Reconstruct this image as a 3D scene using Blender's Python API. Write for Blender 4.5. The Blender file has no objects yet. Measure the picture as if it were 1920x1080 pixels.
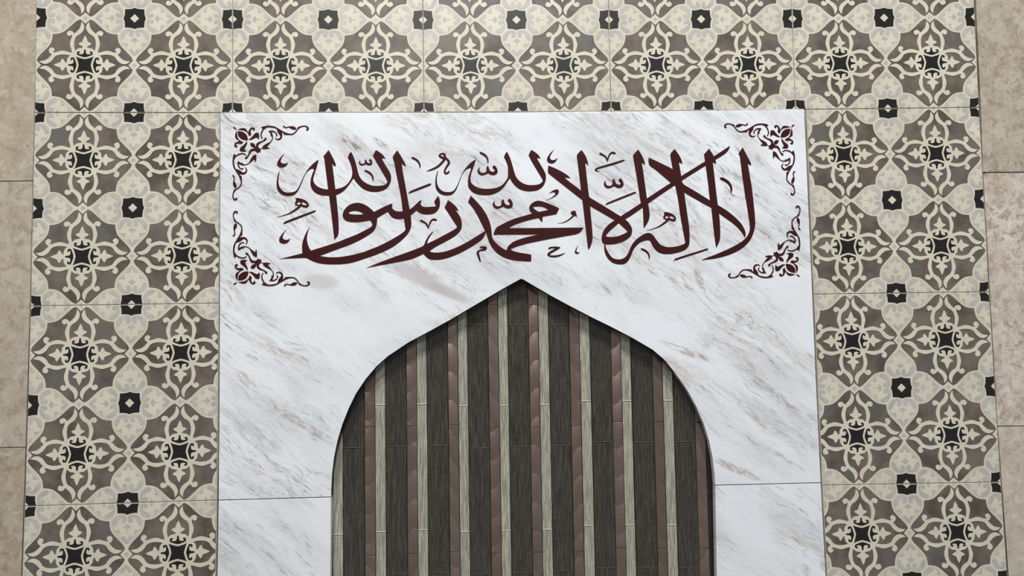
import bpy, bmesh, math, random
from mathutils import Vector, Matrix, Euler

# ------------------------------------------------------------------ camera, world, lights, exposure
scene = bpy.context.scene
COL = scene.collection
random.seed(7)

F_PX = 1387.0                                   # focal length in pixels of the 1920-wide frame
CAM_LOC = Vector((-0.08636167, -1.73177251, -0.53290518))
CAM_ROT = Euler((1.63363455, 0.01669189, -0.03626214), 'XYZ')
cam_data = bpy.data.cameras.new('camera')
cam_data.sensor_fit = 'HORIZONTAL'
cam_data.sensor_width = 36.0
cam_data.lens = F_PX / 1920.0 * 36.0
cam_data.clip_start = 0.01
cam = bpy.data.objects.new('camera', cam_data)
cam.location = CAM_LOC
cam.rotation_euler = CAM_ROT
COL.objects.link(cam)
scene.camera = cam

scene.view_settings.view_transform = 'Standard'
scene.view_settings.look = 'None'
scene.view_settings.gamma = 1.0
scene.view_settings.use_curve_mapping = False
scene.view_settings.exposure = 0.08

world = bpy.data.worlds.new('world')
scene.world = world
world.use_nodes = True
bg = world.node_tree.nodes['Background']
bg.inputs['Color'].default_value = (0.95, 0.97, 1.0, 1)
bg.inputs['Strength'].default_value = 0.20


def ceiling_lamp(name, loc, size, power, target, color=(1, 1, 1)):
    ld = bpy.data.lights.new(name, 'AREA')
    ld.shape = 'SQUARE'
    ld.size = size
    ld.energy = power
    ld.color = color
    o = bpy.data.objects.new(name, ld)
    o.location = loc
    o.rotation_euler = (Vector(target) - Vector(loc)).to_track_quat('-Z', 'Y').to_euler()
    COL.objects.link(o)
    return o


ceiling_lamp('ceiling_lamp', (-0.75, -3.30, 1.62), 0.26, 17, (-0.75, -2.6, -0.5), (1.0, 0.94, 0.84))
ceiling_lamp('ceiling_lamp', (0.10, -5.20, 3.40), 0.30, 52, (0.0, 0.0, -0.7), (0.98, 0.99, 1.0))
ceiling_lamp('ceiling_lamp', (0.95, -2.50, 5.00), 0.30, 250, (0.35, 0.0, -0.7), (1.0, 0.99, 0.97))
ceiling_lamp('ceiling_lamp', (-1.15, -2.50, 5.00), 0.30, 230, (-0.35, 0.0, -0.7), (1.0, 0.99, 0.97))

# ------------------------------------------------------------------ photograph <-> wall
R3 = CAM_ROT.to_matrix()
R3T = R3.transposed()


def at(px, py, y=0.0):
    """the point of the wall layer at depth y that is seen at pixel (px, py)"""
    d = R3 @ Vector(((px - 960.0) / F_PX, (540.0 - py) / F_PX, -1.0))
    t = (y - CAM_LOC.y) / d.y
    p = CAM_LOC + d * t
    return (p.x, p.z)


# the tile courses as measured on the wall (the setting-out drifts by a few millimetres)
PITCH = 0.225
Q_LOC = Vector((-0.0868689027, -1.74904638, -0.5335276661))
Q_ROT = Euler((1.63305546, 0.01667144, -0.03630654), 'XYZ').to_matrix().transposed()
Q_K = 0.0130328210


def grid(u, v):
    c = Q_ROT @ (Vector(((u - 5) * PITCH, 0, -v * PITCH)) - Q_LOC)
    a, b = F_PX * c.x / -c.z, F_PX * c.y / -c.z
    k = 1 + Q_K * (a * a + b * b) / 1e6
    return at(960 + a * k, 540 - b * k, 0.0)


# ------------------------------------------------------------------ helpers
def tag(o, label=None, cat=None, group=None, kind=None):
    if label: o['label'] = label
    if cat: o['category'] = cat
    if group: o['group'] = group
    if kind: o['kind'] = kind
    return o


def empty(name, loc):
    o = bpy.data.objects.new(name, None)
    o.empty_display_size = 0.05
    o.location = loc
    COL.objects.link(o)
    return o


def link(name, mesh, parent=None):
    o = bpy.data.objects.new(name, mesh)
    COL.objects.link(o)
    if parent:
        o.parent = parent
        o.matrix_parent_inverse = Matrix.Translation(-Vector(parent.location))
    return o


def smooth(pts, sub=4, corner=48.0, closed=True):
    """rounds a traced outline but keeps its corners"""
    n = len(pts)
    P = [Vector(p) for p in pts]
    sharp = []
    for i in range(n):
        a = P[i] - P[i - 1]
        b = P[(i + 1) % n] - P[i]
        if a.length < 1e-9 or b.length < 1e-9:
            sharp.append(True)
        else:
            sharp.append(math.degrees(a.angle(b)) > corner)
    out = []
    for i in range(n):
        p1, p2 = P[i], P[(i + 1) % n]
        L = (p2 - p1).length
        def lim(v):
            return v if v.length <= L or v.length == 0 else v * (L / v.length)
        if sharp[i]:
            m1 = None
        else:
            m1 = lim((p2 - P[i - 1]) * 0.5)
        if sharp[(i + 1) % n]:
            m2 = None
        else:
            m2 = lim((P[(i + 2) % n] - p1) * 0.5)
        if m1 is None and m2 is None:
            out.append(p1)
            continue
        if m1 is None: m1 = lim((p2 - p1) * 1.5 - m2 * 0.5)
        if m2 is None: m2 = lim((p2 - p1) * 1.5 - m1 * 0.5)
        for k in range(sub):
            t = k / sub
            t2, t3 = t * t, t * t * t
            out.append(p1 * (2 * t3 - 3 * t2 + 1) + m1 * (t3 - 2 * t2 + t) + p2 * (-2 * t3 + 3 * t2) + m2 * (t3 - t2))
    return [(p.x, p.y) for p in out]


def stroke(pts):
    """outline of a pen stroke given as (x, y, radius)"""
    n = len(pts)
    Lft, Rgt = [], []
    for i, (x, y, r) in enumerate(pts):
        a = Vector(pts[max(i - 1, 0)][:2])
        b = Vector(pts[min(i + 1, n - 1)][:2])
        d = (b - a).normalized()
        nn = Vector((-d.y, d.x)) * r
        Lft.append((x + nn.x, y + nn.y))
        Rgt.append((x - nn.x, y - nn.y))
    d0 = (Vector(pts[0][:2]) - Vector(pts[1][:2])).normalized() * pts[0][2]
    d1 = (Vector(pts[-1][:2]) - Vector(pts[-2][:2])).normalized() * pts[-1][2]
    return Lft + [(pts[-1][0] + d1.x, pts[-1][1] + d1.y)] + Rgt[::-1] + [(pts[0][0] + d0.x, pts[0][1] + d0.y)]


def cut_out(loops, y_front, y_back, mat, bevel=0.0):
    """a flat piece of sheet cut along loops (x, z) between two depths"""
    cu = bpy.data.curves.new('outline', 'CURVE')
    cu.dimensions = '2D'
    cu.fill_mode = 'BOTH' if y_back > y_front else 'FRONT'
    half = (y_back - y_front) / 2
    cu.extrude = max(half - bevel, 0)
    if bevel:
        cu.bevel_depth = bevel
        cu.bevel_resolution = 1
        cu.offset = -bevel
    for lp in loops:
        s = cu.splines.new('POLY')
        s.points.add(len(lp) - 1)
        for i, p in enumerate(lp):
            s.points[i].co = (p[0], p[1], 0, 1)
        s.use_cyclic_u = True
    ob = bpy.data.objects.new('outline', cu)
    me = bpy.data.meshes.new_from_object(ob)
    bpy.data.objects.remove(ob)
    bpy.data.curves.remove(cu)
    yc = (y_front + y_back) / 2
    me.transform(Matrix(((1, 0, 0, 0), (0, 0, -1, yc), (0, 1, 0, 0), (0, 0, 0, 1))))
    me.materials.clear()
    if mat: me.materials.append(mat)
    for p in me.polygons: p.use_smooth = False
    return me


def join_meshes(name, meshes):
    """several cut pieces of one thing as one mesh; materials are kept"""
    bm = bmesh.new()
    mats = []
    for me in meshes:
        idx = []
        for m in me.materials:
            if m not in mats: mats.append(m)
            idx.append(mats.index(m))
        n0 = len(bm.faces)
        bm.from_mesh(me)
        bm.faces.ensure_lookup_table()
        for f in bm.faces[n0:]:
            f.material_index = idx[f.material_index] if f.material_index < len(idx) else 0
        bpy.data.meshes.remove(me)
    out = bpy.data.meshes.new(name)
    bm.to_mesh(out)
    bm.free()
    for m in mats: out.materials.append(m)
    return out


def prism(quad, y0, y1, mat, bevel=0.0, end=None, end_h=0.0):
    """block with a four-cornered (x, z) face: bl, br, tr, tl; optional pale band at its lower end"""
    bm = bmesh.new()
    f = [bm.verts.new((x, y0, z)) for x, z in quad]
    b = [bm.verts.new((x, y1, z)) for x, z in quad]
    bm.faces.new(f)
    bm.faces.new(b[::-1])
    for i in range(4):
        j = (i + 1) % 4
        bm.faces.new((f[j], f[i], b[i], b[j]))
    bmesh.ops.recalc_face_normals(bm, faces=bm.faces)
    if bevel:
        bm.edges.ensure_lookup_table()
        es = [e for e in bm.edges if all(abs(v.co.y - y0) < 1e-7 for v in e.verts)]
        bmesh.ops.bevel(bm, geom=es, offset=bevel, segments=2, profile=0.6, affect='EDGES')
    me = bpy.data.meshes.new('block')
    if end:
        zb = min(quad[0][1], quad[1][1])
        bmesh.ops.bisect_plane(bm, geom=bm.verts[:] + bm.edges[:] + bm.faces[:], plane_co=(0, 0, zb + end_h), plane_no=(0, 0, 1))
        for fc in bm.faces:
            if fc.calc_center_median().z < zb + end_h: fc.material_index = 1
    bm.to_mesh(me)
    bm.free()
    me.materials.append(mat)
    if end: me.materials.append(end)
    return me


# ------------------------------------------------------------------ materials
def srgb(r, g, b):
    def f(c):
        c /= 255.0
        return c / 12.92 if c <= 0.04045 else ((c + 0.055) / 1.055) ** 2.4
    return (f(r), f(g), f(b), 1.0)


class Mat:
    def __init__(self, name, rough=0.5, spec=0.5, metal=0.0):
        self.m = bpy.data.materials.new(name)
        self.m.use_nodes = True
        self.t = self.m.node_tree
        self.b = self.t.nodes['Principled BSDF']
        self.b.inputs['Roughness'].default_value = rough
        self.b.inputs['Specular IOR Level'].default_value = spec
        self.b.inputs['Metallic'].default_value = metal
        self.tc = None

    def n(self, typ, **kw):
        nd = self.t.nodes.new(typ)
        for k, v in kw.items(): setattr(nd, k, v)
        return nd

    def l(self, a, b): self.t.links.new(a, b)

    def put(self, sock, v):
        if hasattr(v, 'is_output'): self.l(v, sock)
        else: sock.default_value = v

    def coord(self):
        if not self.tc: self.tc = self.n('ShaderNodeTexCoord')
        return self.tc.outputs['Object']

    def mapping(self, vec, loc=(0, 0, 0), rot=(0, 0, 0), scale=(1, 1, 1)):
        m = self.n('ShaderNodeMapping')
        self.l(vec, m.inputs['Vector'])
        m.inputs['Location'].default_value = loc
        m.inputs['Rotation'].default_value = rot
        m.inputs['Scale'].default_value = scale
        return m.outputs[0]

    def noise(self, vec, scale, detail=4, rough=0.55, dist=0.0):
        nd = self.n('ShaderNodeTexNoise')
        self.l(vec, nd.inputs['Vector'])
        nd.inputs['Scale'].default_value = scale
        nd.inputs['Detail'].default_value = detail
        nd.inputs['Roughness'].default_value = rough
        nd.inputs['Distortion'].default_value = dist
        return nd.outputs['Fac']

    def math(self, op, a, b=0.0, c=0.0):
        nd = self.n('ShaderNodeMath', operation=op)
        for i, v in enumerate((a, b, c)): self.put(nd.inputs[i], v)
        return nd.outputs[0]

    def ramp(self, v, lo, hi, a=0.0, b=1.0):
        nd = self.n('ShaderNodeMapRange')
        nd.interpolation_type = 'SMOOTHSTEP'
        self.put(nd.inputs[0], v)
        for i, x in enumerate((lo, hi, a, b)): nd.inputs[i + 1].default_value = x
        return nd.outputs[0]

    def mix(self, fac, a, b):
        nd = self.n('ShaderNodeMix', data_type='RGBA')
        self.put(nd.inputs[0], fac)
        self.put(nd.inputs[6], a)
        self.put(nd.inputs[7], b)
        return nd.outputs[2]

    def mixv(self, fac, a, b):
        nd = self.n('ShaderNodeMix', data_type='RGBA', blend_type='ADD')
        self.put(nd.inputs[0], fac)
        self.put(nd.inputs[6], a)
        self.put(nd.inputs[7], b)
        return nd.outputs[2]

    def blob(self, vec, cx, cz, rx, rz, ang=0.0):
        """soft ellipse on the wall, 1 inside"""
        m = self.n('ShaderNodeMapping', vector_type='TEXTURE')
        self.l(vec, m.inputs['Vector'])
        m.inputs['Location'].default_value = (cx, 0, cz)
        m.inputs['Rotation'].default_value = (0, ang, 0)
        m.inputs['Scale'].default_value = (rx, 1e3, rz)
        ln = self.n('ShaderNodeVectorMath', operation='LENGTH')
        self.l(m.outputs[0], ln.inputs[0])
        return self.ramp(ln.outputs['Value'], 0.55, 1.15, 1.0, 0.0)

    def color(self, c): self.put(self.b.inputs['Base Color'], c); return self

    def rough(self, v): self.put(self.b.inputs['Roughness'], v); return self

    def bump(self, h, strength=0.3, dist=0.001):
        nd = self.n('ShaderNodeBump')
        nd.inputs['Strength'].default_value = strength
        nd.inputs['Distance'].default_value = dist
        self.l(h, nd.inputs['Height'])
        self.l(nd.outputs[0], self.b.inputs['Normal'])
        return self


def tile_coord(M):
    """object coordinates shifted per tile so that no two tiles carry the same clouding"""
    oi = M.n('ShaderNodeObjectInfo')
    sc = M.n('ShaderNodeVectorMath', operation='SCALE')
    cb = M.n('ShaderNodeCombineXYZ')
    for i in range(3): M.l(oi.outputs['Random'], cb.inputs[i])
    M.l(cb.outputs[0], sc.inputs[0])
    sc.inputs['Scale'].default_value = 37.0
    ad = M.n('ShaderNodeVectorMath', operation='ADD')
    M.l(M.coord(), ad.inputs[0])
    M.l(sc.outputs[0], ad.inputs[1])
    return ad.outputs[0], oi.outputs['Random']


def mat_tile(name, c1, c2, rough, scale=14, fine=None):
    M = Mat(name, rough, 0.5)
    v, rnd = tile_coord(M)
    n1 = M.noise(v, scale, 6, 0.6)
    col = M.mix(M.ramp(n1, 0.35, 0.66), c1, c2)
    if fine:
        n2 = M.noise(v, 150, 4, 0.65)
        n4 = M.noise(M.mapping(v, loc=(3, 5, 1)), 9, 4, 0.6)
        n5 = M.noise(M.mapping(v, loc=(7, 2, 4)), 48, 6, 0.7, 0.5)
        col = M.mix(M.ramp(n4, 0.46, 0.62, 0, 0.65), col, fine)
        col = M.mix(M.ramp(n5, 0.54, 0.72, 0, 0.40), col, srgb(134, 125, 116))
        col = M.mix(M.ramp(n2, 0.56, 0.75, 0, 0.30), col, srgb(74, 66, 60))
    M.color(col)
    n3 = M.noise(v, 420, 2, 0.5)
    M.bump(n3, 0.25, 0.0004)
    return M.m


M_CREAM = mat_tile('tile_cream', srgb(205, 200, 180), srgb(213, 208, 190), 0.34)
M_BROWN = mat_tile('tile_brown', srgb(84, 75, 68), srgb(118, 107, 97), 0.37, 16, srgb(100, 99, 96))
M_PEARL = mat_tile('tile_pearl_grey', srgb(176, 172, 167), srgb(190, 186, 181), 0.30, 30)

M_LINE = mat_tile('tile_relief_line', srgb(176, 170, 156), srgb(184, 178, 163), 0.36)


def mat_black():
    M = Mat('tile_black', 0.34, 0.5)
    v, rnd = tile_coord(M)
    n = M.noise(M.mapping(v, scale=(30, 1, 900)), 1.0, 3, 0.6)
    M.color(M.mix(M.ramp(n, 0.5, 0.8), srgb(27, 25, 25), srgb(58, 54, 52)))
    M.bump(n, 0.3, 0.0005)
    return M.m


M_BLACK = mat_black()


def mat_plain(name, c, rough, c2=None, scale=60, spec=0.4):
    M = Mat(name, rough, spec)
    if c2:
        M.color(M.mix(M.ramp(M.noise(M.coord(), scale, 5), 0.35, 0.7), c, c2))
    else:
        M.color(c)
    return M.m


M_GROUT = mat_plain('grout', srgb(118, 111, 102), 0.85, srgb(84, 76, 69), 9)
M_JOINT = mat_plain('tile_joint_grout', srgb(150, 144, 134), 0.85, srgb(118, 110, 100), 9)
M_DARKGROUT = mat_plain('mosaic_grout', srgb(40, 30, 28), 0.8, srgb(30, 22, 21), 40)
M_LETTER = mat_plain('maroon_letter', srgb(62, 25, 25), 0.55, srgb(58, 23, 23), 30, 0.12)


def mat_marble(name, seed, clean, busy, stains=()):
    M = Mat(name, 0.22, 0.5)
    co = M.coord()
    ang = math.radians(37)
    # along / across the veining
    st = M.mapping(co, loc=(seed, 0, seed * 0.7), rot=(0, -ang, 0))
    warp = M.noise(st, 3.2, 4, 0.55)
    cb = M.n('ShaderNodeCombineXYZ')
    M.l(M.math('MULTIPLY', M.math('SUBTRACT', warp, 0.5), 0.10), cb.inputs[2])
    add = M.n('ShaderNodeVectorMath', operation='ADD')
    M.l(st, add.inputs[0])
    M.l(cb.outputs[0], add.inputs[1])
    s = add.outputs[0]
    def an(sx, sz, detail=4, rough=0.55, off=0.0, dist=0.0):
        return M.noise(M.mapping(s, loc=(off, off * 1.7, off * 0.6), scale=(sx, 1, sz)), 1.0, detail, rough, dist)
    mask = M.ramp(an(2.2, 6.5, 3, 0.5, 3.1), 0.34, 0.60)
    for (c, amt) in clean:
        mask = M.math('MULTIPLY', mask, M.math('SUBTRACT', 1.0, M.math('MULTIPLY', M.blob(co, *c), amt)))
    for (c, amt) in busy:
        mask = M.math('MAXIMUM', mask, M.math('MULTIPLY', M.blob(co, *c), amt))
    clouds = M.ramp(an(3.4, 10, 7, 0.66, 11.0, 0.3), 0.40, 0.66)
    bands = M.ramp(an(5.0, 30, 8, 0.72, 23.0, 0.3), 0.46, 0.64)
    streak = M.ramp(an(13, 78, 6, 0.68, 5.0, 0.25), 0.53, 0.68)
    dash = M.ramp(an(22, 200, 6, 0.70, 17.0, 0.35), 0.56, 0.66)
    dash2 = M.ramp(an(13, 110, 7, 0.72, 61.0, 0.35), 0.585, 0.67)
    dashpatch = M.ramp(an(7, 20, 4, 0.6, 31.0), 0.44, 0.58)
    vein = an(3.4, 13, 7, 0.64, 41.0, 0.5)
    veinl = M.ramp(M.math('ABSOLUTE', M.math('SUBTRACT', vein, 0.5)), 0.0, 0.010, 1.0, 0.0)
    veinp = M.ramp(an(3, 6, 2, 0.5, 57.0), 0.50, 0.64)
    warm = M.ramp(an(6, 12, 3, 0.5, 71.0), 0.40, 0.60)
    brk = M.ramp(an(44, 110, 6, 0.72, 83.0, 0.3), 0.40, 0.58)
    col = M.mix(M.math('MULTIPLY', clouds, M.math('MULTIPLY_ADD', mask, 0.70, 0.22)), srgb(236, 240, 245), srgb(211, 214, 218))
    col = M.mix(M.math('MULTIPLY', M.math('MULTIPLY', M.math('MULTIPLY', bands, mask), M.math('MULTIPLY_ADD', brk, 0.6, 0.4)), 0.85), col, M.mix(warm, srgb(192, 193, 194), srgb(198, 191, 185)))
    col = M.mix(M.math('MULTIPLY', M.math('MULTIPLY', M.math('MULTIPLY', streak, mask), M.math('MULTIPLY_ADD', brk, 0.8, 0.2)), 0.75), col, M.mix(warm, srgb(156, 154, 153), srgb(166, 150, 138)))
    col = M.mix(M.math('MULTIPLY', M.math('MULTIPLY', M.math('MULTIPLY', dash, dashpatch), M.math('MULTIPLY_ADD', mask, 0.85, 0.14)), 0.80), col,
                M.mix(warm, srgb(116, 108, 105), srgb(126, 106, 92)))
    col = M.mix(M.math('MULTIPLY', M.math('MULTIPLY', dash2, mask), 0.72), col, M.mix(warm, srgb(110, 104, 102), srgb(128, 106, 88)))
    col = M.mix(M.math('MULTIPLY', M.math('MULTIPLY', veinl, veinp), M.math('MULTIPLY_ADD', mask, 0.45, 0.12)), col, srgb(150, 136, 126))
    frag = M.noise(M.mapping(s, scale=(34, 1, 150)), 1.0, 7, 0.74, 0.6)
    frag = M.ramp(frag, 0.42, 0.60)
    for (c, rgb, amt, broken) in stains:
        f = M.math('MULTIPLY', M.blob(co, *c), amt)
        if broken: f = M.math('MULTIPLY', f, frag)
        col = M.mix(f, col, rgb)
    M.color(col)
    return M.m


def mat_travertine(name, c1, c2, c3, seed, pits=0.60, light=srgb(196, 188, 172)):
    M = Mat(name, 0.38, 0.5)
    co = M.mapping(M.coord(), loc=(seed, 0, seed * 1.3))
    n1 = M.noise(co, 11, 8, 0.70, 0.6)
    n2 = M.noise(co, 34, 8, 0.74, 0.5)
    n3 = M.noise(M.mapping(co, loc=(2, 0, 7)), 70, 6, 0.72, 0.4)
    n4 = M.noise(M.mapping(co, loc=(5, 0, 3)), 52, 6, 0.70, 0.3)
    lt = M.noise(M.mapping(co, loc=(9, 0, 4)), 30, 7, 0.70, 0.5)
    patch = M.ramp(M.noise(M.mapping(co, loc=(1, 0, 8)), 6, 4, 0.6), 0.40, 0.60)
    col = M.mix(M.ramp(n1, 0.36, 0.64), c1, c2)
    col = M.mix(M.ramp(n2, 0.46, 0.62, 0, 0.85), col, c3)
    col = M.mix(M.ramp(lt, 0.52, 0.66, 0, 0.75), col, light)
    col = M.mix(M.math('MULTIPLY', M.ramp(n3, pits - 0.04, pits + 0.07, 0, 0.70), M.math('MULTIPLY_ADD', patch, 0.75, 0.25)), col, srgb(124, 107, 93))
    col = M.mix(M.math('MULTIPLY', M.ramp(n4, 0.63, 0.69, 0, 0.75), patch), col, srgb(108, 90, 78))
    M.color(col)
    return M.m


# ------------------------------------------------------------------ the setting: backing wall and travertine cladding at both sides
def px_poly(pts, y): return [at(x, yy, y) for x, yy in pts]


back = cut_out([px_poly([(-900, -170), (2800, -170), (2800, 1250), (-900, 1250)], 0.0255)], 0.0255, 0.070, M_GROUT)
o = link('wall_back', back)
tag(o, 'grey grouted wall behind the tiles and marble, showing in the joints', 'wall', kind='structure')

TR_L = [mat_travertine('travertine_top_left', srgb(172, 160, 140), srgb(184, 174, 156), srgb(156, 143, 124), 3.0),
        mat_travertine('travertine_mid_left', srgb(174, 163, 147), srgb(186, 176, 160), srgb(156, 140, 123), 8.0),
        mat_travertine('travertine_low_left', srgb(166, 153, 133), srgb(184, 173, 157), srgb(150, 134, 113), 14.0)]
TR_R = [mat_travertine('travertine_top_right', srgb(172, 161, 144), srgb(188, 179, 164), srgb(148, 134, 118), 21.0, 0.57),
        mat_travertine('travertine_mid_right', srgb(212, 204, 193), srgb(194, 182, 168), srgb(168, 151, 136), 29.0, 0.55, srgb(222, 217, 209)),
        mat_travertine('travertine_low_right', srgb(192, 182, 168), srgb(200, 190, 177), srgb(176, 163, 148), 37.0, 0.60, srgb(214, 207, 196))]


def cladding(name, rows, mats, label):
    ms = [cut_out([px_poly(r, 0.001)], 0.001, 0.024, m, 0.0008) for r, m in zip(rows, mats)]
    ms.append(cut_out([px_poly([rows[0][0], rows[0][1]] + rows[2][2:], 0.001)], 0.0022, 0.0238, M_GROUT))
    o = link(name, join_meshes(name, ms))
    return tag(o, label, 'wall', kind='structure')


cladding('wall_left', [
    [(-890, -160), (71, -160), (67.8, 0), (64.8, 180), (61.2, 338.4), (-890, 352.0)],
    [(-890, 353.7), (61.1, 340.2), (56, 560), (47.6, 838.2), (-890, 855.3)],
    [(-890, 856.9), (47.5, 839.8), (44, 950), (38, 1120), (34, 1240), (-890, 1240)]], TR_L,
    'beige travertine wall slabs left of the patterned tile border')
cladding('wall_right', [
    [(1824, -160), (2790, -160), (2790, 313.9), (1843.6, 322.6), (1839.5, 200), (1830.5, 0)],
    [(1844.0, 325.4), (2790, 316.2), (2790, 792.1), (1871, 798.6), (1857.5, 560)],
    [(1871.3, 800.4), (2790, 794.8), (2790, 1240), (1901, 1240), (1891.5, 1080), (1880, 920)]], TR_R,
    'pale grey beige travertine wall slabs right of the patterned tile border')

# ------------------------------------------------------------------ the patterned tiles
HALF = PITCH / 2                                # half a motif


def q(x, y): return ((x - 35 - (y - 98) * 0.016) / 977.0, (1065 - y) / 967.0)


def eightfold(oct_pts):
    """an outline from its eighth part, running from the vertical axis to the diagonal"""
    quad = oct_pts + [(b, a) for a, b in oct_pts[::-1] if abs(a - b) > 1e-3]
    quad = quad[:-1]                            # the last point is the first one of the next quarter
    out = []
    for k in range(4):
        for a, b in quad:
            for _ in range(k): a, b = b, -a
            out.append((a, b))
    return out


def fourfold(poly):
    out = []
    for k in range(4):
        pp = []
        for a, b in poly:
            for _ in range(k): a, b = b, -a
            pp.append((a, b))
        out.append(pp)
    return out


def mirrored(half_pts):
    return half_pts + [(-a, b) for a, b in half_pts[::-1] if abs(a) > 1e-4]


FIELD = eightfold([(0, .880)] + [(.098, .969), (.158, .947), (.218, .900), (.300, .822), (.371, .755), (.441, .703),
                                 (.492, .679), (.553, .664), (.614, .657), (.655, .655)])
FLOWER = eightfold([(0, .626), (.028, .570), (.050, .508), (.062, .488), (.100, .474), (.134, .452), (.110, .430), (.077, .408),
                    (.040, .386), (.046, .368), (.090, .358), (.130, .352), (.172, .325), (.198, .292)] +
                   [q(x, y) for x, y in [(257, 690), (255, 600), (240, 530), (205, 475), (150, 440), (100, 395), (65, 335),
                    (58, 280), (75, 225), (115, 178), (118, 220), (135, 290), (170, 345), (215, 390), (256, 425), (285, 385), (320, 365),
                    (360, 368), (392, 392), (398, 430), (380, 462), (345, 473), (317, 457), (306, 434), (297, 480), (320, 550), (338, 620),
                    (330, 690), (310, 755)]] + [(.260, .260)])
STAR = [(-.182, .180), (-.120, .154), (-.055, .135), (0, .123), (.055, .135), (.120, .154)]
STAR = [p for quarter in fourfold(STAR) for p in quarter]
BRACKET = mirrored([(0, .165), (.08, .184), (.156, .217), (.160, .245), (.154, .274), (.134, .288), (.106, .286), (.092, .270),
                    (.104, .258), (.122, .256), (.124, .244), (.104, .231), (.064, .226), (.034, .239), (.021, .272), (.017, .318), (0, .333)])


def hc(x, y): return ((x - 1012 - (y - 98) * 0.016) / 977.0, (y - 98) / 967.0)


COMMA = [hc(*p) for p in [(742, 530), (735, 480), (757, 420), (800, 370), (860, 342), (930, 335), (980, 355), (1002, 400), (998, 445),
                          (970, 475), (935, 475), (908, 448), (908, 415), (928, 374), (885, 388), (850, 425), (822, 475), (795, 525), (765, 543)]]
GEM = [(0, .404), (.040, .435), (.082, .466), (.035, .492), (.010, .508), (.006, .560), (0, .612)]
GEM = mirrored(GEM)
SPUR = [hc(*p) for p in [(756, 598), (810, 612), (878, 602), (880, 640), (886, 696), (835, 655)]]
VEE = mirrored([(a, d) for a, d in [(0, .720), (-.022, .700), (-.032, .662), (-.045, .655), (-.118, .652), (-.070, .720), (0, .792)]])
RIM = [hc(x, y) + (.0055,) for x, y in [(738, 545), (768, 618), (830, 692), (900, 765), (962, 822), (1018, 868)]]
RIM = stroke(RIM)
LOBE = stroke([hc(x, y) + (.0055,) for x, y in [(728, 520), (722, 475), (745, 412), (792, 362), (858, 331), (930, 322), (985, 342), (1006, 385)]])
SQUARE = eightfold([(0, .229), (.028, .216), (.060, .206), (.120, .198), (.196, .196)])


def local(mesh_loops, h, mat, thick=0.0):
    loops = [[(a * HALF, b * HALF) for a, b in lp] for lp in mesh_loops]
    return cut_out(loops, -h, -h + thick, mat)


def shift(polys, dx, dy): return [[(a + dx, b + dy) for a, b in p] for p in polys]


def clip(me, x0, x1, z0, z1):
    bm = bmesh.new()
    bm.from_mesh(me)
    for co, no in (((x0, 0, 0), (-1, 0, 0)), ((x1, 0, 0), (1, 0, 0)), ((0, 0, z0), (0, 0, -1)), ((0, 0, z1), (0, 0, 1))):
        bmesh.ops.bisect_plane(bm, geom=bm.verts[:] + bm.edges[:] + bm.faces[:], plane_co=co, plane_no=no, clear_outer=True)
    bm.to_mesh(me)
    bm.free()


def tile_mesh(u0, u1):
    """one tile two motifs square, its middle at the origin; u0..u1 is what is left of its width after cutting"""
    e = 0.0009
    x0 = (u0 - 1) * PITCH + e
    x1 = (u1 - 1) * PITCH - e
    z0, z1 = -PITCH + e, PITCH - e
    plate = prism([(x0, z0), (x1, z0), (x1, z1), (x0, z1)], 0.0, 0.009, M_CREAM, 0.0007)
    S = lambda p: smooth(p, 4, 44)
    odd = [(-1, -1), (1, -1), (-1, 1), (1, 1)]
    even = [(i, j) for i in (-2, 0, 2) for j in (-2, 0, 2)]
    parts = []
    parts.append(local([shift([S(FIELD)], *c)[0] for c in odd], 0.00015, M_BROWN))
    grey, line = [], []
    for c in even:
        for d in (RIM, LOBE):
            line += shift(fourfold(S(d)), *c)
            line += shift(fourfold(S([(-a, b) for a, b in d])), *c)
        for d in (COMMA, [(-a, b) for a, b in COMMA], SPUR, [(-a, b) for a, b in SPUR]):
            grey += shift(fourfold(S(d)), *c)
        grey += shift(fourfold(GEM), *c)
        grey += shift(fourfold(VEE), *c)
    mids = [(i, j) for i in (-2, -1, 0, 1, 2) for j in (-2, -1, 0, 1, 2) if (i + j) % 2]
    for c in mids:
        grey += shift([[(0, .05), (.05, 0), (0, -.05), (-.05, 0)]], *c)
    parts.append(local(grey, 0.00015, M_PEARL))
    parts.append(join_meshes('line', [local([p], 0.00010, M_LINE) for p in line]))
    parts.append(local([shift([S(SQUARE)], *c)[0] for c in even], 0.00015, M_BLACK))
    parts.append(local([shift([[(0, .09), (.09, 0), (0, -.09), (-.09, 0)]], *c)[0] for c in even], 0.00030, M_CREAM))
    parts.append(local([shift([S(FLOWER)], *c)[0] for c in odd], 0.00075, M_CREAM, 0.0007))
    blk = []
    for c in odd:
        blk += shift([STAR], *c)
        blk += shift(fourfold(S(BRACKET)), *c)
    parts.append(local(blk, 0.00090, M_BLACK))
    i = 0.0006
    for me in parts: clip(me, x0 + i, x1 - i, z0 + i, z1 - i)
    return join_meshes('patterned_tile', [plate] + parts)


border = empty('tile_border', (at(960, 100)[0], 0.0, at(960, 100)[1]))
tag(border, 'cream, brown and black patterned tiles framing the top and sides of the white marble', 'tile border')
M_FULL, M_LEFT, M_RIGHT = tile_mesh(0, 2), tile_mesh(0, 1.876), tile_mesh(0.115, 2)


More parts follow.
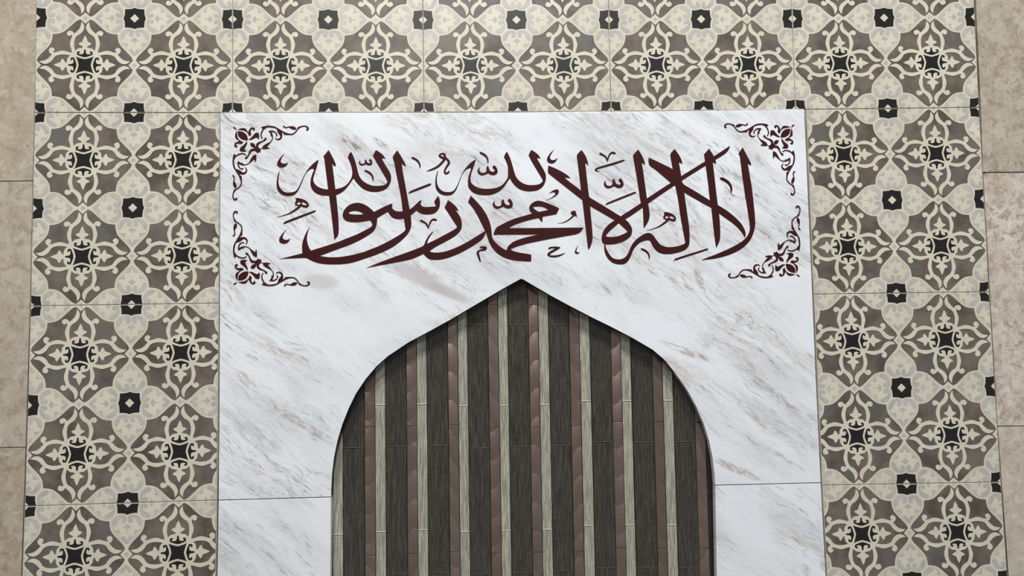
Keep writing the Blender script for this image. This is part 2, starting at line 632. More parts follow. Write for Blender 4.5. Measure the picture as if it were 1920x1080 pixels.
def lay_tile(u, v, mesh):
    """sets one tile into its place between the four joints around it"""
    def pt(a, b):
        if b >= -1: return Vector(grid(a, b))
        return Vector(grid(a, -1)) * 2 - Vector(grid(a, 0))
    tl, tr, bl, br = pt(u, v), pt(u + 2, v), pt(u, v + 2), pt(u + 2, v + 2)
    c = (tl + tr + bl + br) / 4
    me = mesh.copy()
    for vt in me.vertices:
        s, t = vt.co.x / (2 * PITCH) + 0.5, vt.co.z / (2 * PITCH) + 0.5
        p = (bl * (1 - s) + br * s) * (1 - t) + (tl * (1 - s) + tr * s) * t - c
        vt.co.x, vt.co.z = p.x, p.y
    o = link('patterned_tile', me, border)
    o.location = (c.x, 0, c.y)
    return o


for bed in ([grid(0, -2), grid(10, -2), grid(10, -0.02), grid(5, -0.02), grid(0, -0.02)],
            [grid(0, 0), at(412.0, 213, 0), at(411.0, 480, 0), at(410.0, 740, 0), at(408.6, 938, 0), at(406.2, 1080, 0), at(403.8, 1235, 0), grid(0, 6), grid(0, 3)],
            [at(1508.6, 205.5, 0), grid(10, 0), grid(10, 3), grid(10, 6), at(1558.2, 1235, 0), at(1549.6, 1080, 0), at(1540.2, 905, 0), at(1531.2, 715, 0), at(1523.8, 540, 0), at(1516.4, 370, 0)]):
    link('grout_bed', cut_out([bed], 0.0008, 0.0085, M_JOINT), border)
for i in range(5): lay_tile(2 * i, -2, M_FULL)
for j in range(3): lay_tile(0, 2 * j, M_LEFT)
for j in range(3): lay_tile(8, 2 * j, M_RIGHT)

# ------------------------------------------------------------------ the marble around the niche
YM, YB = -0.004, 0.0165                         # marble front and back
ARCH_L = [(976.3, 523), (937.8, 544.4), (881.5, 577.6), (843, 600.4), (804.4, 621.6), (766, 642), (727, 668.2), (704.7, 688.2), (685.6, 711),
          (668, 737), (653.5, 766.5), (641.5, 797), (632.3, 828), (626.2, 858), (622.4, 890), (620.6, 929)]
ARCH_R = [(980.5, 523.9), (1033.3, 554.8), (1071.9, 575.6), (1110.4, 595.6), (1147, 613.4), (1185.4, 633.5), (1224, 656), (1244.5, 673.5),
          (1264.7, 698), (1287.8, 730.5), (1305.4, 762.3), (1319.2, 794), (1329.6, 827), (1336, 858), (1339.8, 890), (1341.2, 909.5)]
JL = (409.9, 938.2); JLi = (620.5, 932.2)
JR = (1539.0, 905.4); JRi = (1341.2, 910.2)


def wpt(x, z): return at(x, z, YM)


def blob_px(px, py, rx, ry, deg=0):
    x, z = wpt(px, py)
    return (x, z, rx * 0.00126, ry * 0.00132, math.radians(deg))


CLEAN = [(blob_px(600, 600, 150, 45, 25), 0.9), (blob_px(1090, 590, 150, 50, 10), 0.9), (blob_px(1240, 630, 50, 40, 20), 1.0),
         (blob_px(1020, 300, 35, 80, 35), 0.9), (blob_px(1040, 440, 60, 60, 0), 0.9), (blob_px(560, 270, 60, 30, 30), 0.6),
         (blob_px(740, 600, 90, 40, -20), 0.9), (blob_px(820, 330, 60, 40, 0), 0.6), (blob_px(1120, 500, 70, 40, 0), 0.7)]
BUSY = [(blob_px(1230, 340, 260, 55, 40), 0.85), (blob_px(1430, 430, 80, 90, 30), 0.75), (blob_px(1420, 650, 160, 60, 35), 0.85),
        (blob_px(520, 740, 150, 55, 38), 0.8), (blob_px(470, 840, 90, 50, 30), 0.7), (blob_px(700, 350, 160, 60, 35), 0.75),
        (blob_px(900, 240, 110, 30, 30), 0.8), (blob_px(1440, 840, 90, 40, 30), 0.7), (blob_px(830, 525, 90, 25, 30), 0.8),
        (blob_px(1110, 260, 120, 40, 35), 0.8)]
STAINS = [(blob_px(790, 522, 75, 15, 30), srgb(196, 192, 193), 0.75, False), (blob_px(840, 548, 50, 10, 25), srgb(190, 186, 187), 0.6, False),
          (blob_px(655, 266, 30, 8, 36), srgb(128, 106, 88), 0.9, True), (blob_px(712, 268, 22, 5, 35), srgb(138, 118, 98), 0.9, True),
          (blob_px(1312, 524, 8, 26, -22), srgb(142, 122, 104), 0.8, True), (blob_px(1325, 638, 24, 15, 20), srgb(186, 180, 180), 0.7, True),
          (blob_px(1375, 328, 58, 8, 32), srgb(160, 146, 132), 0.85, True), (blob_px(885, 238, 75, 26, 25), srgb(196, 193, 191), 0.7, True),
          (blob_px(600, 528, 40, 15, 5), srgb(208, 204, 204), 0.8, False), (blob_px(460, 712, 30, 9, 42), srgb(172, 156, 138), 0.7, True),
          (blob_px(560, 790, 100, 9, 33), srgb(168, 154, 142), 0.7, True), (blob_px(1440, 730, 85, 9, 38), srgb(162, 150, 142), 0.7, True),
          (blob_px(1290, 660, 60, 7, 22), srgb(160, 148, 140), 0.75, True), (blob_px(1210, 380, 150, 12, 38), srgb(160, 152, 146), 0.6, True),
          (blob_px(1380, 880, 60, 8, 25), srgb(158, 144, 134), 0.7, True), (blob_px(480, 810, 70, 22, 35), srgb(188, 188, 190), 0.6, True),
          (blob_px(1420, 560, 90, 30, 38), srgb(196, 194, 193), 0.5, True), (blob_px(1130, 255, 110, 30, 38), srgb(190, 190, 190), 0.55, True)]
M_MARBLE = mat_marble('veined_white_marble', 2.0, CLEAN, BUSY, STAINS)
M_MARBLE_L = mat_marble('veined_white_marble_left', 9.0, [(blob_px(560, 990, 40, 40), 0.5)], [(blob_px(500, 1010, 130, 45, 25), 0.7)])
M_MARBLE_R = mat_marble('veined_white_marble_right', 15.0, [(blob_px(1400, 980, 50, 90, -30), 1.0), (blob_px(1420, 1060, 90, 40, 0), 0.8)],
                        [(blob_px(1490, 960, 70, 40, 40), 0.7)])

surround = empty('marble_surround', (wpt(976, 240)[0], YM, wpt(976, 240)[1]))
tag(surround, 'white grey-veined marble surround with a pointed arch opening', 'marble surround')
g = 0.8
top_outline = [(413.2, 211.6), (690, 211.8), (960, 210.9), (1240, 208.4), (1508.0, 204.8), (1515.2, 370), (1522.6, 540), (1530, 715),
               (1539.0, JR[1] - g), (1341.2, JRi[1] - g)] + ARCH_R[-2::-1] + ARCH_L[:-1] + [(620.5, JLi[1] - g), (409.9, JL[1] - g), (411.3, 740), (412.2, 480)]
o = link('marble_slab', cut_out([px_poly(top_outline, YM)], YM, YB, M_MARBLE, 0.0006), surround)
tag(o, 'large upper marble slab with the arch cut into it')
left_outline = [(409.9, JL[1] + g), (620.5, JLi[1] + g), (619.4, 1080), (618.6, 1235), (405.2, 1235), (407.6, 1080)]
o = link('marble_slab', cut_out([px_poly(left_outline, YM)], YM, YB, M_MARBLE_L, 0.0006), surround)
tag(o, 'small lower marble slab left of the arch')
right_outline = [(1341.2, JRi[1] + g), (1539.0, JR[1] + g), (1548.4, 1080), (1556.8, 1235), (1347, 1235), (1344.2, 1080), (1342, 973)]
o = link('marble_slab', cut_out([px_poly(right_outline, YM)], YM, YB, M_MARBLE_R, 0.0006), surround)
tag(o, 'small lower marble slab right of the arch')

# dark filler along the sawn edge of the arch
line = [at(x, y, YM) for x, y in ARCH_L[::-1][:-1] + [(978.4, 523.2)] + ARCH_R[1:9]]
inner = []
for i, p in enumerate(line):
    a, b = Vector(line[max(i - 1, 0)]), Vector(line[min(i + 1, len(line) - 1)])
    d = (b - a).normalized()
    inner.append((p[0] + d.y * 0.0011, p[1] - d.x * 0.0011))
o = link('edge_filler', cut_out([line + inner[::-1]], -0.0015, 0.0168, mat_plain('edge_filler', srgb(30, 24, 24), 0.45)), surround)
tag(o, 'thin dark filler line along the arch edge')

# ------------------------------------------------------------------ mosaic of upright strips in the niche
YG = 0.0180                                     # face of the strips


def mat_glass(name, lo, hi, spot, rough, top):
    M = Mat(name, rough, 0.6)
    oi = M.n('ShaderNodeObjectInfo')
    cb = M.n('ShaderNodeCombineXYZ')
    for i in range(3): M.l(M.math('MULTIPLY', oi.outputs['Random'], 23.0), cb.inputs[i])
    ad = M.n('ShaderNodeVectorMath', operation='ADD')
    M.l(M.coord(), ad.inputs[0])
    M.l(cb.outputs[0], ad.inputs[1])
    v = ad.outputs[0]
    n1 = M.noise(M.mapping(v, scale=(620, 1, 20)), 1.0, 6, 0.72, 0.5)
    n2 = M.noise(M.mapping(v, scale=(130, 1, 5)), 1.0, 3, 0.6, 0.8)
    n3 = M.noise(M.mapping(v, scale=(1000, 1, 70)), 1.0, 4, 0.65)
    col = M.mix(M.ramp(n1, 0.38, 0.64), lo, hi)
    col = M.mix(M.ramp(n2, 0.52, 0.74, 0, 0.55), col, spot)
    col = M.mix(M.ramp(n3, 0.58, 0.72, 0, 0.55), col, top)
    M.color(col)
    M.bump(M.math('ADD', n1, M.math('MULTIPLY', n2, 0.8)), 0.75, 0.0028)
    return M.m


M_DGLASS = mat_glass('dark_streaked_glass', srgb(46, 42, 38), srgb(88, 84, 76), srgb(42, 37, 34), 0.26, srgb(116, 112, 102))
M_LGLASS = mat_glass('pale_streaked_glass', srgb(130, 129, 115), srgb(206, 205, 187), srgb(168, 167, 151), 0.24, srgb(96, 94, 84))
M_EDGE = mat_plain('glass_edge', srgb(226, 228, 212), 0.25)
M_EDGE_D = mat_plain('dark_glass_edge', srgb(128, 122, 112), 0.25)


def mat_metal():
    M = Mat('swirl_brushed_brown_metal', 0.40, 0.5, 0.75)
    oi = M.n('ShaderNodeObjectInfo')
    co = M.coord()
    sep = M.n('ShaderNodeSeparateXYZ')
    M.l(co, sep.inputs[0])
    x, z = sep.outputs[0], sep.outputs[2]
    # arcs of the brush: overlapping scallops some six centimetres apart along the strip
    ph = M.math('MULTIPLY', oi.outputs['Random'], 0.5)
    bend = M.math('MULTIPLY', M.math('SINE', M.math('ADD', M.math('MULTIPLY', x, 70.0), M.math('MULTIPLY', oi.outputs['Random'], 6.0))), 0.022)
    saw = M.math('FRACT', M.math('DIVIDE', M.math('ADD', M.math('ADD', z, 10.0), M.math('ADD', bend, ph)), 0.066))
    hair = M.noise(M.mapping(co, rot=(0, -0.85, 0), scale=(60, 1, 900)), 1.0, 3, 0.6)
    lift = M.math('POWER', saw, 2.4)
    tone = M.noise(M.mapping(co, scale=(8, 1, 6)), 1.0, 2)
    col = M.mix(M.ramp(tone, 0.35, 0.65), srgb(132, 114, 105), srgb(142, 124, 116))
    col = M.mix(M.ramp(hair, 0.45, 0.75, 0, 0.25), col, srgb(172, 158, 152))
    M.color(col)
    M.rough(M.math('MULTIPLY_ADD', hair, 0.12, 0.30))
    M.bump(M.math('ADD', M.math('MULTIPLY', lift, -1.0), M.math('MULTIPLY', hair, 0.012)), 1.0, 0.006)
    return M.m


M_METAL = mat_metal()

# columns left to right: kind, left and right edge (pixels, 1060 down), joints (pixels)
D, L, T = 'dark_glass_strip', 'pale_glass_strip', 'metal_strip'
COLUMNS = [
    (L, 624.5, 643.0, [1003.5]), (D, 644.0, 683.5, [840.6, 1086]), (T, 685.0, 704.0, [800.3, 1041.8]),
    (L, 705.2, 723.8, [760, 998.8]), (D, 725.0, 764.0, [838.5, 1077.8]), (T, 765.2, 783.6, [799, 1037.8]),
    (L, 784.7, 803.0, [759, 994.8]), (D, 804.2, 843.0, [836.5, 1074.6]), (T, 844.5, 862.4, [797, 1034.6]),
    (L, 863.8, 881.2, [762, 998.2]), (D, 882.4, 920.6, [610, 841.5, 1077.8]), (T, 922.1, 940.2, [571, 801, 1037.8]),
    (L, 941.4, 958.6, [761.5, 996.2]), (D, 960.0, 998.2, [610, 838, 1074.6]), (T, 999.5, 1017.4, [571, 801, 1035.6]),
    (L, 1018.6, 1036.6, [760, 994]), (D, 1037.9, 1075.6, [609.5, 836.5, 1072]), (T, 1077.3, 1095.2, [799, 1034.4]),
    (L, 1096.6, 1115.2, [753, 986.8]), (D, 1117.0, 1155.0, [829.5, 1066.2]), (T, 1156.0, 1173.8, [791, 1027.3]),
    (L, 1174.8, 1192.3, [752.5, 985.7]), (D, 1194.3, 1232.8, [830, 1065.2]), (T, 1234.3, 1251.6, [791, 1027.4]),
    (L, 1253.0, 1271.0, [752, 985.7]), (D, 1272.8, 1311.2, [829.3, 1065.3]), (T, 1312.2, 1330.4, [791, 1027.3])]
arch_line = sorted(px_poly(ARCH_L + ARCH_R, YM))


def arch_z(x):
    if x <= arch_line[0][0]: return arch_line[0][1]
    for (xa, za), (xb, zb) in zip(arch_line, arch_line[1:]):
        if xa <= x <= xb:
            return za + (zb - za) * (x - xa) / max(xb - xa, 1e-9)
    return arch_line[-1][1]


apex = at(976, 560, YG)
mosaic = empty('mosaic_panel', (apex[0], YG, at(976, 1000, YG)[1]))
tag(mosaic, 'mosaic of upright dark glass, pale glass and brown metal strips inside the pointed arch', 'mosaic panel')
gout = [p for p in [(612, 1235)] + [(x - 9, y) for x, y in ARCH_L[::-1][:8]] + [(x - 4, y - 9) for x, y in ARCH_L[::-1][8:-1]] + [(978.5, 513)] +
        [(x + 4, y - 9) for x, y in ARCH_R[1:8]] + [(x + 9, y) for x, y in ARCH_R[8:]] + [(1353, 1235)]]
link('grout_bed', cut_out([px_poly(gout, 0.0210)], 0.0210, 0.0245, M_DARKGROUT), mosaic)
ZBOT = at(976, 1232, YG)[1]
for kind, xa, xb, joints in COLUMNS:
    w0, w1 = at(xa, 1060, YG)[0], at(xb, 1060, YG)[0]
    xm = (xa + xb) / 2
    zl = [at(xm, j, YG)[1] for j in joints]
    step = {D: 0.3017, L: 0.3017, T: 0.3017}[kind]
    while zl[-1] - step > ZBOT: zl.append(zl[-1] - step)
    tops = [None] + zl
    for k in range(len(tops)):
        gap = 0.0008 if kind != T else 0.0006
        za, zb = arch_z(w0) + 0.030, arch_z(w1) + 0.030
        if tops[k] is not None:
            za = min(za, tops[k] - gap)
            zb = min(zb, tops[k] - gap)
        zc = zl[k] + gap if k < len(zl) else ZBOT
        if min(za, zb) - zc < 0.004:
            if max(za, zb) - zc < 0.004: continue
            za, zb = max(za, zc + 0.002), max(zb, zc + 0.002)
        quad = [(w0, zc), (w1, zc), (w1, zb), (w0, za)]
        if kind == D: me = prism(quad, YG, 0.0210, M_DGLASS, 0.0007, M_EDGE_D, 0.0013)
        elif kind == L: me = prism(quad, YG - 0.0006, 0.0210, M_LGLASS, 0.0006, M_EDGE, 0.0021)
        else: me = prism(quad, YG + 0.0004, 0.0210, M_METAL, 0.0004)
        me.name = kind
        link(kind, me, mosaic)

# ------------------------------------------------------------------ the maroon lettering
CROPS = dict(A=(500, 270), B=(500, 375), C=(680, 270), D=(680, 375), E=(820, 270), F=(880, 375), G=(1020, 270), H=(1080, 375), I=(1200, 265), J=(1200, 375))


def tr(s):
    """'A 1,2 3,4 B 5,6' -> photograph pixels"""
    out, o = [], None
    for w in s.split():
        if w in CROPS: o = CROPS[w]
        else:
            x, y = w.split(',')
            out.append((o[0] + float(x) / 8.0, o[1] + float(y) / 8.0))
    return out


def refit(pts, box0, crop0, box1, crop1):
    """the same mark written again elsewhere: from one bounding box to another"""
    o0, o1 = CROPS[crop0], CROPS[crop1]
    out = []
    for x, y in pts:
        cx, cy = (x - o0[0]) * 8, (y - o0[1]) * 8
        tx = (cx - box0[0]) / (box0[2] - box0[0])
        ty = (cy - box0[1]) / (box0[3] - box0[1])
        out.append((o1[0] + (box1[0] + tx * (box1[2] - box1[0])) / 8, o1[1] + (box1[1] + ty * (box1[3] - box1[1])) / 8))
    return out


GLYPHS = []                                     # (part name, [outline, holes...])
def letter(*loops): GLYPHS.append(('letter', [smooth(tr(s) if isinstance(s, str) else s) for s in loops]))
def mark(*loops): GLYPHS.append(('vowel_mark', [smooth(tr(s) if isinstance(s, str) else s) for s in loops]))


# the two words hung in the upper line
letter('A 188,402 165,470 150,550 148,620 160,685 195,735 250,768 320,780 380,775 430,750 470,700 510,620 550,520 580,455 615,410 660,378 690,368 708,382 '
       '700,410 680,455 660,530 655,600 668,655 700,705 750,745 820,768 930,776 1040,765 1110,735 1170,690 1230,620 1270,560 1305,515 1340,570 1390,625 '
       '1450,675 1530,708 1620,720 1700,710 1780,680 1830,630 1860,560 1866,490 1850,430 1800,345 1737,240 1732,215 1760,216 1785,222 1740,160 1690,120 '
       '1637,88 1615,130 1592,180 1650,280 1720,400 1800,540 1810,575 1770,610 1720,622 1640,628 1560,615 1490,585 1430,540 1390,480 1365,400 1345,320 '
       '1320,235 1290,160 1262,115 1235,150 1218,195 1225,225 1250,280 1272,350 1283,420 1275,490 1240,560 1190,615 1130,650 1030,675 915,680 840,668 '
       '770,640 725,600 700,550 705,490 730,410 755,330 778,240 760,242 700,290 640,350 590,420 550,490 510,580 470,660 430,705 380,722 310,727 255,710 '
       '210,670 185,620 175,560 180,490 193,404')
letter('E 8,398 -10,440 -28,520 -32,600 -20,670 15,725 70,760 140,772 210,762 260,720 300,650 340,540 375,455 420,395 470,365 495,360 505,375 490,420 '
       '465,500 458,570 465,640 500,695 550,735 630,760 730,768 830,755 920,715 990,655 1050,570 1088,512 1120,570 1180,640 1250,685 1340,708 1420,708 '
       '1510,690 1580,640 1620,565 1630,500 1622,440 1580,360 1503,230 1498,210 1525,212 1550,222 1530,180 1480,130 1410,88 1385,130 1368,170 1420,270 '
       '1500,405 1575,530 1580,560 1530,600 1470,612 1380,615 1300,595 1230,550 1180,490 1155,420 1130,330 1100,230 1065,150 1042,112 1020,145 998,195 '
       '1030,260 1055,330 1060,420 1055,500 1020,560 970,615 900,650 810,668 700,670 620,655 550,620 510,580 497,530 505,460 530,380 555,310 577,235 '
       '560,237 500,280 440,340 390,410 350,490 310,590 275,660 240,700 190,718 130,718 70,700 25,655 0,600 -8,540 0,460 13,400')
# uprights and bowls of the lower line, left to right
letter('A 928,88 985,190 1035,300 1033,335 1010,325 983,298 1000,430 1030,680 1045,800 1060,950 B 1072,240 1080,400 1075,510 1060,545 1015,600 1000,480 '
       '975,260 942,0 A 915,640 885,400 860,205 848,188')
letter('C 518,92 580,190 645,310 640,335 610,315 588,290 600,400 640,620 690,900 705,975 D 720,230 730,330 725,400 700,470 640,550 560,625 440,710 300,780 '
       '150,840 0,890 B 1300,935 1180,957 1080,965 950,965 820,955 720,930 640,895 590,870 400,875 190,885 350,845 535,798 530,720 535,640 560,560 595,480 '
       '645,400 620,470 605,550 605,610 625,690 665,760 800,835 870,850 960,858 1080,855 1250,830 1450,780 D 100,745 240,690 400,610 530,535 610,480 640,445 '
       '635,400 620,290 600,170 580,0 C 545,650 500,430 470,270 450,205 455,180')
letter('B 1610,178 1560,130 1500,85 1430,52 1360,40 1280,55 1210,95 1160,155 1138,225 1150,270 1190,310 1260,330 1350,333 1450,322 1548,305 1575,340 '
       '1585,372 1560,405 1480,450 1350,515 1200,575 1050,635 850,700 665,760 620,800 700,850 800,835 950,780 1100,725 1250,670 1400,600 1520,530 1600,470 '
       '1640,400 1655,330 1655,275 1640,225', 'B 1230,190 1260,172 1320,163 1390,175 1455,210 1380,218 1290,215 1240,205')
letter('D 165,180 300,110 420,57 450,58 440,90 450,130 490,160 540,170 600,168 710,135 780,80 C 855,850 885,848 870,890 880,920 920,942 1000,942 1090,935 '
       '1095,920 1075,880 1080,850 1135,775 1155,830 1160,890 1150,950 1120,1000 1070,1040 1000,1055 930,1055 870,1040 805,998 D 720,230 640,275 560,285 '
       '490,280 430,250 378,178 300,220 215,272 150,290')
letter('C 1280,840 1350,890 1410,950 1438,1005 1412,998 D 1385,145 1430,200 1470,270 1488,350 1480,430 1440,490 1370,550 1250,620 1100,700 1000,765 910,808 '
       '800,860 680,900 450,945 200,990 55,1020 180,965 400,880 650,790 850,715 910,685 930,650 945,610 985,540 1030,490 1068,465 1020,530 985,590 965,655 '
       '1100,590 1250,510 1370,445 1412,410 1410,390 1350,300 1280,190 1228,112')
letter('D 905,800 950,850 1000,885 1080,898 1180,890 1300,860 1450,800 1600,720 1720,645 1790,590 1825,540 1845,490 1860,440 1835,465 1720,535 1600,610 1450,690 '
       '1320,745 1200,780 1090,788 1030,780 1000,765 960,740')
letter('C 1620,772 E 580,850 650,930 F 180,100 240,190 290,290 320,380 332,460 340,540 360,595 410,655 480,710 550,752 600,735 660,765 760,790 880,808 '
       '930,820 928,922 800,917 680,905 570,880 480,840 400,780 340,710 300,640 275,570 255,500 235,465 200,390 130,250 60,130 -20,30')
letter('F 945,198 910,165 897,125 910,80 950,40 1010,12 1060,12 1130,30 1220,65 1300,98 1348,128 1305,213 1200,232 1100,248 1098,290 1093,333 1070,310 '
       '1040,268 900,300 780,335 670,375 590,420 900,420 1300,416 1712,412 1640,500 1450,540 1200,585 950,635 800,670 680,710 612,738 565,748 570,715 '
       '590,685 640,640 720,600 830,565 950,535 1050,517 800,518 500,518 362,522 400,420 480,370 600,310 720,265 830,235',
       'F 950,110 990,98 1060,95 1120,110 1185,148 1100,165 1045,175 1000,150')
letter('G 562,88 500,155 492,185 505,280 530,480 555,690 575,840 H 130,300 160,560 180,720 188,745 215,700 240,630 250,560 240,400 220,200 212,90 '
       'G 680,800 665,700 640,480 620,300 618,285 640,298 665,322 655,260 620,170')
letter('G 65,322 160,360 270,415 350,465 398,510 360,507 305,502 400,580 555,695 680,795 900,930 H 668,243 740,290 790,340 830,400 843,460 830,520 790,570 '
       '710,620 620,650 520,665 440,662 400,640 385,600 390,530 420,450 480,375 580,303 400,198 212,90 G 575,840 320,640 80,450 58,415',
       'H 640,345 700,400 770,462 765,482 690,520 600,548 500,553 448,545 460,515 520,450 590,390')
letter('H 620,280 740,287 1000,115 I 120,935 515,665 640,582 985,365 1135,275 1250,205 1310,155 1345,95 1350,65 1110,222 975,300 620,520 460,622 105,855 H 975,45 668,245')
letter('G 1412,80 1350,150 1335,175 1360,320 1400,560 1450,870 H 1000,120 1010,280 1015,425 1050,380 1085,320 1105,250 1105,200 1085,60 G 1545,815 1510,560 '
       '1475,320 1465,285 1490,298 1518,318 1505,250 1470,170')
letter('I 130,242 300,320 490,415 600,500 630,600 660,645 850,760 1050,885 1170,955 J 1300,155 1420,250 1510,340 1565,430 1585,490 1585,530 1572,565 '
       '1530,490 1470,420 1380,340 1280,270 1190,205 1070,120 I 900,905 665,768 515,662 460,620 330,510 230,425 140,355')
letter('I 522,112 465,175 455,210 470,300 490,415 515,600 530,670 570,870 J 600,200 640,430 680,640 665,655 590,685 500,703 420,705 350,690 300,660 250,600 '
       '205,535 170,505 120,492 H 1020,510 930,570 860,640 820,710 780,800 740,855 680,885 610,888 550,865 500,810 460,740 435,660 424,650 425,740 445,820 '
       '490,890 550,940 620,962 690,965 750,945 795,895 830,825 860,750 900,695 960,640 1030,610 1090,605 1115,620 1150,690 1200,755 1260,795 1350,812 '
       '1450,805 1560,780 1640,745 1690,690 1703,640 J 745,560 740,430 715,240 680,0 I 665,768 640,640 620,520 600,400 585,315 610,325 638,345 625,280 590,210')
letter('I 1038,108 990,160 960,195 975,290 990,400 1020,620 1050,885 1070,1000 J 1100,400 1130,640 1145,718 1195,610 1205,520 1200,350 1188,205 1170,80 '
       'I 1140,720 1110,450 1092,318 1118,328 1142,342 1135,280 1110,222')
letter('I 1542,88 1500,150 1475,185 1498,230 1530,480 1580,830 J 1600,60 1630,260 1648,380 1645,460 1610,540 1550,605 1450,670 1300,745 1100,830 990,870 '
       '920,900 1100,882 1250,850 1380,805 1500,745 1590,675 1660,590 1705,490 1728,380 1728,280 1712,100 I 1680,700 1650,520 1620,340 1645,350 1665,365 '
       '1665,325 1600,200')
# small marks
COMMA1 = tr('A 268,140 225,180 180,235 158,285 162,320 190,343 235,350 275,338 300,315 324,268 300,285 265,293 230,285 210,265 212,240 230,195')
mark(COMMA1)
mark(refit(COMMA1, (155, 138, 324, 350), 'A', (183, 438, 355, 655), 'B'))
mark('E 1750,82 1725,120 1695,175 1692,210 1710,235 1745,240 1775,228 1805,208 1780,255 1745,285 1700,290 1665,275 1645,245 1650,205 1690,140')
mark('F 1640,675 1605,720 1585,765 1585,795 1610,810 1640,800 1655,780 1620,785 1608,765 1615,725')
SHADDA = tr('E 640,345 610,375 602,410 618,445 655,468 700,465 735,450 765,438 800,460 850,465 885,450 905,415 895,365 870,328 850,318 828,340 830,357 855,385 '
            '858,405 840,415 810,410 785,390 770,345 755,325 735,355 735,395 725,420 690,432 655,425 635,400 630,370')
mark(SHADDA)
for crop, box in (('A', (1382, 222, 1585, 320)), ('E', (830, 818, 1133, 970)), ('G', (897, 512, 1195, 663))):
    mark(refit(SHADDA, (602, 318, 905, 468), 'E', box, crop))
HOOK = tr('A 1478,385 1530,405 1575,440 1602,490 1605,535 1590,568 1585,530 1570,485 1530,445 1468,412 1465,395')
mark(HOOK)
for crop, box in (('C', (728, 190, 870, 372)), ('E', (633, 115, 770, 297)), ('H', (973, 720, 1112, 897)), ('I', (1200, 535, 1388, 777))):
    mark(refit(HOOK, (1465, 385, 1607, 568), 'A', box, crop))
mark('C 1140,165 1165,140 1210,132 1245,150 1255,195 1295,235 1312,270 1300,310 1270,350 1245,395 1245,420 1265,425 1290,398 1305,405 1295,435 1260,455 1230,448 '
     '1215,420 1222,380 1250,330 1272,285 1268,255 1245,235 1210,280 1150,340 1080,380 1000,405 955,408 1020,375 1100,335 1160,285 1205,230 1160,205 1140,182',
     'C 1165,168 1190,155 1220,170 1215,188 1185,182')
mark('C 685,742 715,705 1000,592 1030,595 1015,620 722,733')
mark('F 1325,348 1400,335 1470,300 1530,250 1550,230 1520,200 1528,175 1560,160 1595,165 1605,205 1618,252 1580,235 1545,265 1490,308 1410,342')
mark('E 1625,840 1700,810 1765,760 1770,735 1745,722 1710,728 1675,742 1720,705 1770,682 1805,680 1825,700 1815,740 1780,775 1720,810')
mark('F 1185,738 1190,712 1230,700 1300,697 1360,705 1365,715 1330,740 1250,785 1210,810 1205,822 1240,830 1320,825 1380,810 1440,790 1400,820 1340,848 1270,858 '
     '1205,850 1170,825 1175,800 1210,770 1285,728 1240,722 1200,738')
mark('F 150,715 175,695 215,690 255,700 265,722 250,750 210,765 165,768 145,780 148,810 160,860 172,905 165,937 145,905 120,840 108,795 115,770 150,745 200,730 '
     '185,721 165,726')


def pen(crop, *pts):
    o = CROPS[crop]
    return [(o[0] + x / 8, o[1] + y / 8) for x, y in stroke(pts)]


def pens(name, *outs):                          # one mark written with two pen strokes
    GLYPHS.append((name, [smooth(s) for s in outs], True))


pens('vowel_mark', pen('D', (872, 308, 16), (905, 325, 16), (940, 345, 14), (967, 378, 14), (984, 428, 5)),
     pen('D', (984, 428, 5), (1003, 360, 11), (1028, 310, 13), (1060, 292, 15), (1100, 300, 18)))
pens('vowel_mark', pen('G', (843, 143, 16), (875, 160, 15), (910, 180, 14), (938, 215, 13), (949, 262, 5)),
     pen('G', (949, 262, 5), (966, 200, 10), (990, 150, 12), (1025, 128, 15), (1063, 140, 17)))
mark('G 1212,235 1200,255 1050,310 850,365 800,380 785,390 830,408 825,415 785,412 763,395 763,380 785,358 850,335 1050,275 1180,237')
mark('G 920,917 950,880 1340,722 1385,715 1365,742 960,905')
mark('J 508,910 535,875 990,730 1028,725 1010,750 560,897')
mark('B 245,362 275,322 700,160 738,153 722,180 300,345')
HE = [tr(s) for s in ('H 1055,458 1130,435 1230,395 1320,330 1360,295 1320,285 1310,255 1325,215 1318,190 1345,178 1400,190 1460,215 1500,260 1502,290 1480,320 1440,318 '
                      '1400,300 1330,360 1240,410 1140,442', 'H 1335,255 1365,235 1395,255 1375,275 1345,270', 'H 1405,240 1440,245 1480,275 1450,285 1410,270')]
mark(*HE)
mark(*[refit(s, (1055, 178, 1505, 458), 'H', (146, -32, 634, 257), 'B') for s in HE])

mid = wpt(968, 390)
inscription = empty('calligraphy_inscription', (mid[0], YM, mid[1]))
tag(inscription, 'maroon Arabic calligraphy inscription on the white marble above the arch', 'inscription')
n = 0
for gl in GLYPHS:
    name, loops = gl[0], gl[1]
    y_front = YM - 0.0004 - 0.00003 * (n % 12)
    if len(gl) == 3:
        me = join_meshes(name, [cut_out([px_poly(lp, YM - 0.001)], y_front - 0.00004 * k, YM, M_LETTER) for k, lp in enumerate(loops)])
    else:
        me = cut_out([px_poly(lp, YM - 0.001) for lp in loops], y_front, YM, M_LETTER)
    me.name = name
    link(name, me, inscription)
    n += 1

# ------------------------------------------------------------------ the four corner ornaments
def ox(pts): return [((x - 100) / 855.0, (y - 92) / 855.0) for x, y in pts]


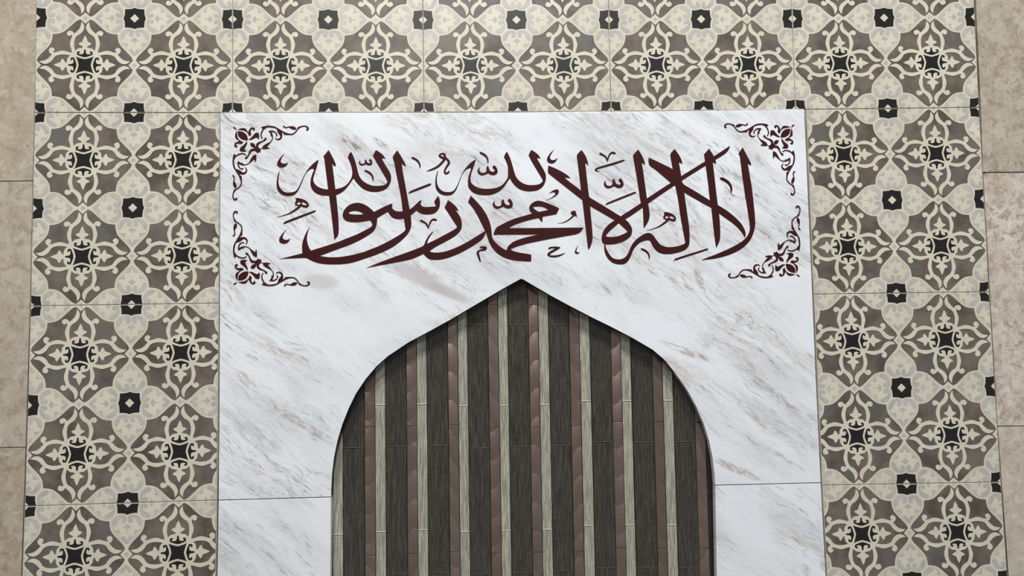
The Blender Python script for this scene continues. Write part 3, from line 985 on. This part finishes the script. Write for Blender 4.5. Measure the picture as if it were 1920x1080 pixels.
BUD = [ox(p) for p in ([(100, 102), (120, 103), (136, 120), (143, 135), (128, 128), (112, 122)],
                       [(152, 150), (190, 152), (228, 168), (254, 196), (267, 232), (268, 254), (246, 256), (206, 247), (170, 220), (154, 185)])]
PETALS = [ox(p) for p in ([(150, 133), (200, 115), (240, 120), (262, 150), (270, 165), (280, 138), (300, 112), (328, 106), (347, 122), (342, 143), (325, 142), (318, 125),
                           (305, 132), (300, 155), (305, 185), (290, 205), (280, 207), (264, 172), (235, 148), (190, 138)],
                          [(277, 240), (300, 228), (330, 195), (350, 172), (385, 168), (395, 200), (390, 248), (368, 225), (345, 230), (310, 248), (280, 252)])]
STEM = [ox(p) for p in ([(293, 287), (325, 287), (350, 310), (352, 337), (320, 335), (297, 312)],
                        [(338, 338), (365, 325), (385, 330), (402, 350), (432, 346), (410, 366), (415, 395), (395, 388), (378, 404), (356, 382), (336, 368)])]
SCROLL = [ox(p) for p in (stroke([(372, 345, 11), (374, 305, 14), (396, 283, 11), (432, 268, 7), (455, 252, 9), (466, 237, 14)]),
                          [(425, 352), (440, 318), (480, 292), (525, 265), (540, 225), (533, 206), (519, 205), (527, 190), (500, 147), (545, 143), (580, 160), (600, 190),
                           (590, 212), (580, 205), (588, 190), (570, 168), (532, 155), (548, 195), (550, 230), (535, 265), (500, 310), (482, 333), (512, 342), (508, 350), (460, 356)],
                          [(430, 242), (410, 205), (416, 160), (436, 125), (415, 105), (450, 93), (510, 87), (570, 97), (625, 128), (680, 160), (730, 177), (768, 177),
                           (795, 160), (820, 128), (832, 130), (812, 160), (772, 190), (675, 190), (662, 165), (652, 170), (655, 205), (645, 235), (610, 253), (578, 240), (573, 225),
                           (600, 238), (625, 228), (632, 205), (615, 180), (600, 155), (588, 122), (540, 108), (490, 105), (450, 130), (430, 165), (422, 200), (435, 235)],
                          [(662, 84), (678, 88), (692, 103), (720, 98), (760, 92), (795, 100), (816, 125), (790, 132), (760, 125), (730, 108), (695, 115), (668, 103)],
                          [(822, 132), (830, 105), (870, 90), (910, 85), (940, 95), (955, 115), (945, 140), (925, 142), (920, 128), (935, 122), (930, 108), (905, 97), (870, 103), (840, 122)])]


def corner(px0, py0, sx, sy, label):
    """px0, py0: the tip of the bud; sx, sy: signed reach of the two arms in pixels"""
    c = at(px0 + sx * 0.2, py0 + sy * 0.2, YM)
    root = empty('corner_ornament', (c[0], YM, c[1]))
    tag(root, label, 'ornament', 'maroon scroll ornaments at the marble corners')
    def put(name, polys, dy=0.0):
        ms = []
        for k, pl in enumerate(polys):
            pl = smooth(pl, 4, 60)
            ms.append(cut_out([[at(px0 + a * sx, py0 + b * sy, YM - 0.001) for a, b in pl]], YM - 0.0004 - 0.00003 * k - dy, YM, M_LETTER))
        link(name, join_meshes(name, ms), root)
    flip = lambda polys: [[(b, a) for a, b in pl] for pl in polys]
    put('flower_bud', BUD)
    for k, pt in enumerate(PETALS):
        put('petal', [pt], 0.0001)
        put('petal', flip([pt]), 0.0001)
    put('stem', STEM, 0.0002)
    put('scroll', SCROLL, 0.0003)
    put('scroll', flip(SCROLL), 0.0003)
    return root


corner(436.7, 236.3, 142.5, 139.5, 'maroon scroll corner ornament at the upper left corner of the marble')
corner(1490.0, 232.0, -132.5, 134.5, 'maroon scroll corner ornament at the upper right corner of the marble')
corner(437.5, 535.5, 143.8, -140.5, 'maroon scroll corner ornament below left of the lettering, on the marble')
corner(1500.0, 520.5, -135.0, -135.5, 'maroon scroll corner ornament below right of the lettering, on the marble')
